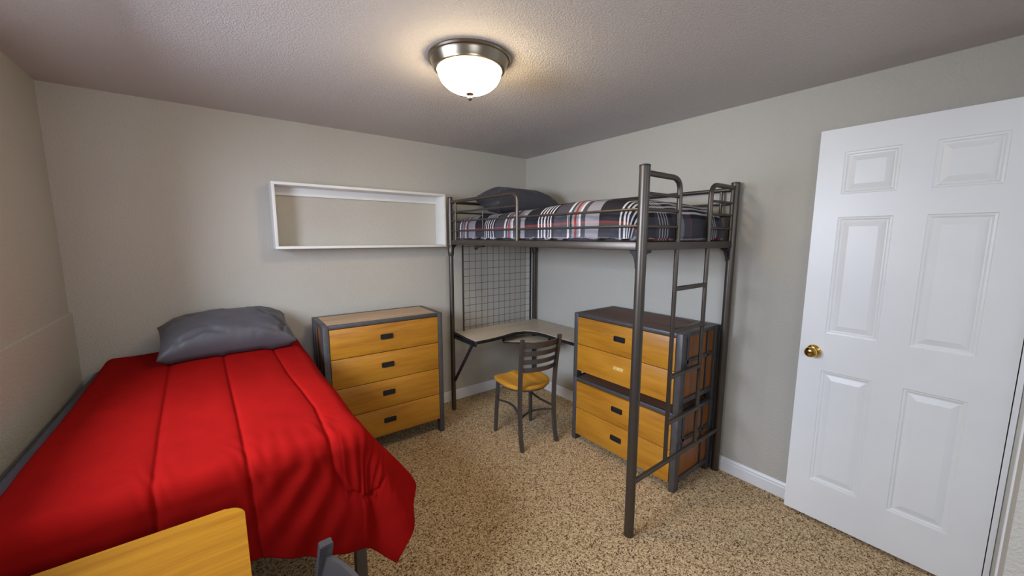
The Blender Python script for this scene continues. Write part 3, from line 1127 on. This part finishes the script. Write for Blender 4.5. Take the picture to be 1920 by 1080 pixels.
# keyboard tray on drop brackets, turned across the corner
p1, p2 = Vector((-0.655, -0.500)), Vector((-0.365, -0.765))
dn = Vector((0.66, 0.75)).normalized()
tray = obj('keyboard_tray', prism(bmesh.new(), [tuple(p1), tuple(p2), tuple(p2 + dn * 0.22), tuple(p1 + dn * 0.22)], 0.625, 0.640), M_DESK, desk, smooth=0)
e0 = [Vector((*p1, 0.6325)), Vector((*p2, 0.6325))]
obj('edge_trim', sweep(bmesh.new(), e0, rect(0.0095, 0.005, 0.001)), M_BLACK, tray)
for p in (p1, p2):
    q = p + dn * 0.10
    q2 = p + dn * 0.02
    obj('tray_bracket', sweep(bmesh.new(), [(q2.x, q2.y, 0.632), (q2.x + 0.002, q2.y + 0.002, 0.686)], rect(0.004, 0.010)), M_DARKSTEEL, tray)

# wire grid panel at the back of the desk
gp = thing('wire_grid_panel', 'black wire grid panel standing above the desk at the head of the loft bed', 'grid panel', (-0.50, -b_ - 0.004, DZ))
gy = -0.232
gx0, gx1, gz0, gz1 = -0.885, -0.130, DZ + 0.001, 1.462
obj('side_bar', bx(gx0 - 0.007, gx0 + 0.005, gy - 0.006, gy + 0.006, gz0, gz1, bev=0.001), M_BEDMETAL, gp)
obj('side_bar', bx(gx1 - 0.007, gx1 + 0.007, gy - 0.006, gy + 0.006, gz0, gz1, bev=0.001), M_DARKSTEEL, gp)
bm = bmesh.new()
n = 12
for k in range(1, n):
    x = gx0 + (gx1 - gx0) * k / n
    sweep(bm, [(x, gy, gz0 + 0.001), (x, gy, gz1)], circ(0.0016, 6))
k = 0
z = gz0 + 0.03
while z < gz1:
    sweep(bm, [(gx0, gy - 0.003, z), (gx1, gy - 0.003, z)], circ(0.0016, 6))
    z += 0.0635
obj('wire_mesh', bm, M_DARKSTEEL, gp)


# ------------------------------------------------------------------ ladder back chairs
def make_chair(label, group=None):
    """local frame: seat centre over the origin, sitter faces +y"""
    t = thing('chair', label, 'chair', (0, 0, 0), 0, group)
    S = M_CHAIRSTEEL
    # saddle seat: straight wide front, round back
    nr, na = 14, 56

    def outline(a):
        c, s_ = math.cos(a), math.sin(a)
        if s_ > 0:      # front half, squarer
            k = (abs(c) ** 8 + abs(s_) ** 8) ** (-1 / 8)
            x, y = 0.190 * c * k, 0.185 * s_ * k
        else:
            k = (abs(c) ** 2.3 + abs(s_) ** 2.3) ** (-1 / 2.3)
            x, y = 0.190 * c * k, 0.178 * s_ * k
        x *= 1 - 0.08 * max(0, -s_)
        return x, y
    bm = bmesh.new()
    rt, rb = [], []
    for r in range(1, nr + 1):
        f = r / nr
        row = []
        for i in range(na):
            x, y = outline(2 * math.pi * i / na)
            x, y = x * f, y * f
            z = 0.458 - 0.012 * (1 - f ** 2) - 0.005 * math.cos(x * 16) * (1 - f) + (0.010 * math.exp(-(x / 0.03) ** 2) * ss(0.02, 0.17, y))
            if f > 0.93:
                z -= 0.006
            row.append(bm.verts.new((x, y, z)))
        rt.append(row)
    ct = bm.verts.new((0, 0, 0.444))
    for r, (f, z) in enumerate(((1.0, 0.434), (0.96, 0.428), (0.3, 0.428))):
        rb.append([bm.verts.new((outline(2 * math.pi * i / na)[0] * f, outline(2 * math.pi * i / na)[1] * f, z)) for i in range(na)])
    allr = [*rt, *rb]
    for i in range(na):
        bm.faces.new((ct, rt[0][i], rt[0][(i + 1) % na]))
    for p, q in zip(allr[:-1], allr[1:]):
        for i in range(na):
            bm.faces.new((p[i], q[i], q[(i + 1) % na], p[(i + 1) % na]))
    bm.faces.new(list(reversed(rb[-1])))
    obj('seat', bm, M_WOODSEAT, t, smooth=60)
    # seat ring
    ring = [Vector((outline(2 * math.pi * i / 40)[0] * 0.86, outline(2 * math.pi * i / 40)[1] * 0.86, 0.420)) for i in range(41)]
    obj('seat_frame', sweep(bmesh.new(), ring, rect(0.008, 0.007)), S, t)
    # front legs
    for s in (-1, 1):
        obj('leg', sweep(bmesh.new(), [(s * 0.150, 0.150, 0.415), (s * 0.168, 0.166, 0.0)], rect(0.0125, 0.0125, 0.003)), S, t)
    # rear posts run from the foot to the top of the back
    for s in (-1, 1):
        pts = [(s * 0.152, -0.205, 0.0), (s * 0.151, -0.184, 0.09), (s * 0.150, -0.172, 0.20), (s * 0.150, -0.168, 0.32), (s * 0.151, -0.170, 0.45), (s * 0.153, -0.178, 0.56), (s * 0.156, -0.192, 0.68), (s * 0.160, -0.212, 0.805), (s * 0.160, -0.215, 0.828)]
        bm = bmesh.new()
        rings = []
        for p in pts:
            rings.append([bm.verts.new((p[0] + dx * 0.0125, p[1] + dy * 0.014, p[2])) for dx, dy in ((-1, -1), (1, -1), (1, 1), (-1, 1))])
        for p, q in zip(rings[:-1], rings[1:]):
            for i in range(4):
                bm.faces.new((p[i], p[(i + 1) % 4], q[(i + 1) % 4], q[i]))
        bm.faces.new(rings[0]); bm.faces.new(rings[-1])
        bmesh.ops.bevel(bm, geom=[e for e in bm.edges if abs((e.verts[0].co - e.verts[1].co).z) > 0.01 or e.verts[0].co.z > 0.815 and e.verts[1].co.z > 0.815], offset=0.002, segments=2, affect='EDGES')
        obj('leg', bm, S, t)
    # four bowed slats
    for zc_, hh in ((0.781, 0.046), (0.720, 0.036), (0.658, 0.036), (0.595, 0.036)):
        bm = bmesh.new()
        yb = -0.168 - 0.047 * ss(0.45, 0.85, zc_) * 1.0 - 0.0
        n = 16
        rings = []
        for i in range(n + 1):
            q = -1 + 2 * i / n
            x = q * 0.149
            y = yb - 0.038 * (1 - q * q) + 0.004
            tl = 0.16 * hh
            rings.append([bm.verts.new((x, y - 0.005 - tl, zc_ + hh / 2)), bm.verts.new((x, y + 0.005 - tl, zc_ + hh / 2)), bm.verts.new((x, y + 0.005 + tl, zc_ - hh / 2)), bm.verts.new((x, y - 0.005 + tl, zc_ - hh / 2))])
        for p, q in zip(rings[:-1], rings[1:]):
            for i in range(4):
                bm.faces.new((p[i], p[(i + 1) % 4], q[(i + 1) % 4], q[i]))
        bm.faces.new(rings[0]); bm.faces.new(rings[-1])
        obj('back_slat', bm, S, t)
    # bowed stretchers
    for s in (-1, 1):
        pts = [(s * (0.158 - 0.035 * math.sin(math.pi * k / 12)), 0.156 - 0.328 * k / 12, 0.262 + 0.012 * math.sin(math.pi * k / 12)) for k in range(13)]
        obj('stretcher', sweep(bmesh.new(), pts, rect(0.009, 0.004)), S, t)
    pts = [(-0.142 + 0.284 * k / 12, -0.172 + 0.055 * math.sin(math.pi * k / 12), 0.240) for k in range(13)]
    obj('stretcher', sweep(bmesh.new(), pts, rect(0.009, 0.004)), S, t)
    return t


def copy_tree(root):
    r = root.copy()
    COL.objects.link(r)
    for ch in list(root.children):
        c = ch.copy()
        COL.objects.link(c)
        c.parent = r
        for g_ in list(ch.children):
            d = g_.copy()
            COL.objects.link(d)
            d.parent = c
    return r


chair = make_chair('grey steel ladder back chair with wooden seat at the corner desk', 'ladder back chairs')
chair2 = copy_tree(chair)
chair.location = (-0.748, -0.905, 0)
chair.rotation_euler = (0, 0, R(-6.5))
chair2.location = (-2.612, -2.354, 0)
chair2.rotation_euler = (0, 0, R(91))
chair2['label'] = 'grey steel chair cut off by the photo edge, tucked under the oak table'

# ------------------------------------------------------------------ oak table in the foreground
tb = thing('table', 'honey oak table with rounded corner at the foot of the red bed', 'table', (-2.85, -2.36, 0))
tx0, tx1, ty0, ty1 = -3.165, -2.541, -2.93, -1.800
rc = 0.045
poly = []
for cx, cy, a0 in ((tx1 - rc, ty1 - rc, 0), (tx0 + rc, ty1 - rc, 90), (tx0 + rc, ty0 + rc, 180), (tx1 - rc, ty0 + rc, 270)):
    for k in range(9):
        a = R(a0 + 90 * k / 8)
        poly.append((cx + rc * math.cos(a), cy + rc * math.sin(a)))
bm = prism(bmesh.new(), poly, 0.732, 0.760)
bmesh.ops.bevel(bm, geom=[e for e in bm.edges if abs(e.verts[0].co.z - e.verts[1].co.z) < 1e-6 and e.verts[0].co.z > 0.75], offset=0.003, segments=2, affect='EDGES')
obj('tabletop', bm, M_TABLE, tb)
for x in (tx0 + 0.05, tx1 - 0.06):
    for y in (ty0 + 0.06, ty1 - 0.06):
        obj('leg', bx(x - 0.018, x + 0.018, y - 0.018, y + 0.018, 0.0, 0.7315, bev=0.003), M_DARKSTEEL, tb)
for y in (ty1 - 0.06, ty0 + 0.06):
    obj('apron', bx(tx0 + 0.07, tx1 - 0.08, y - 0.01, y + 0.01, 0.68, 0.7315), M_DARKSTEEL, tb)
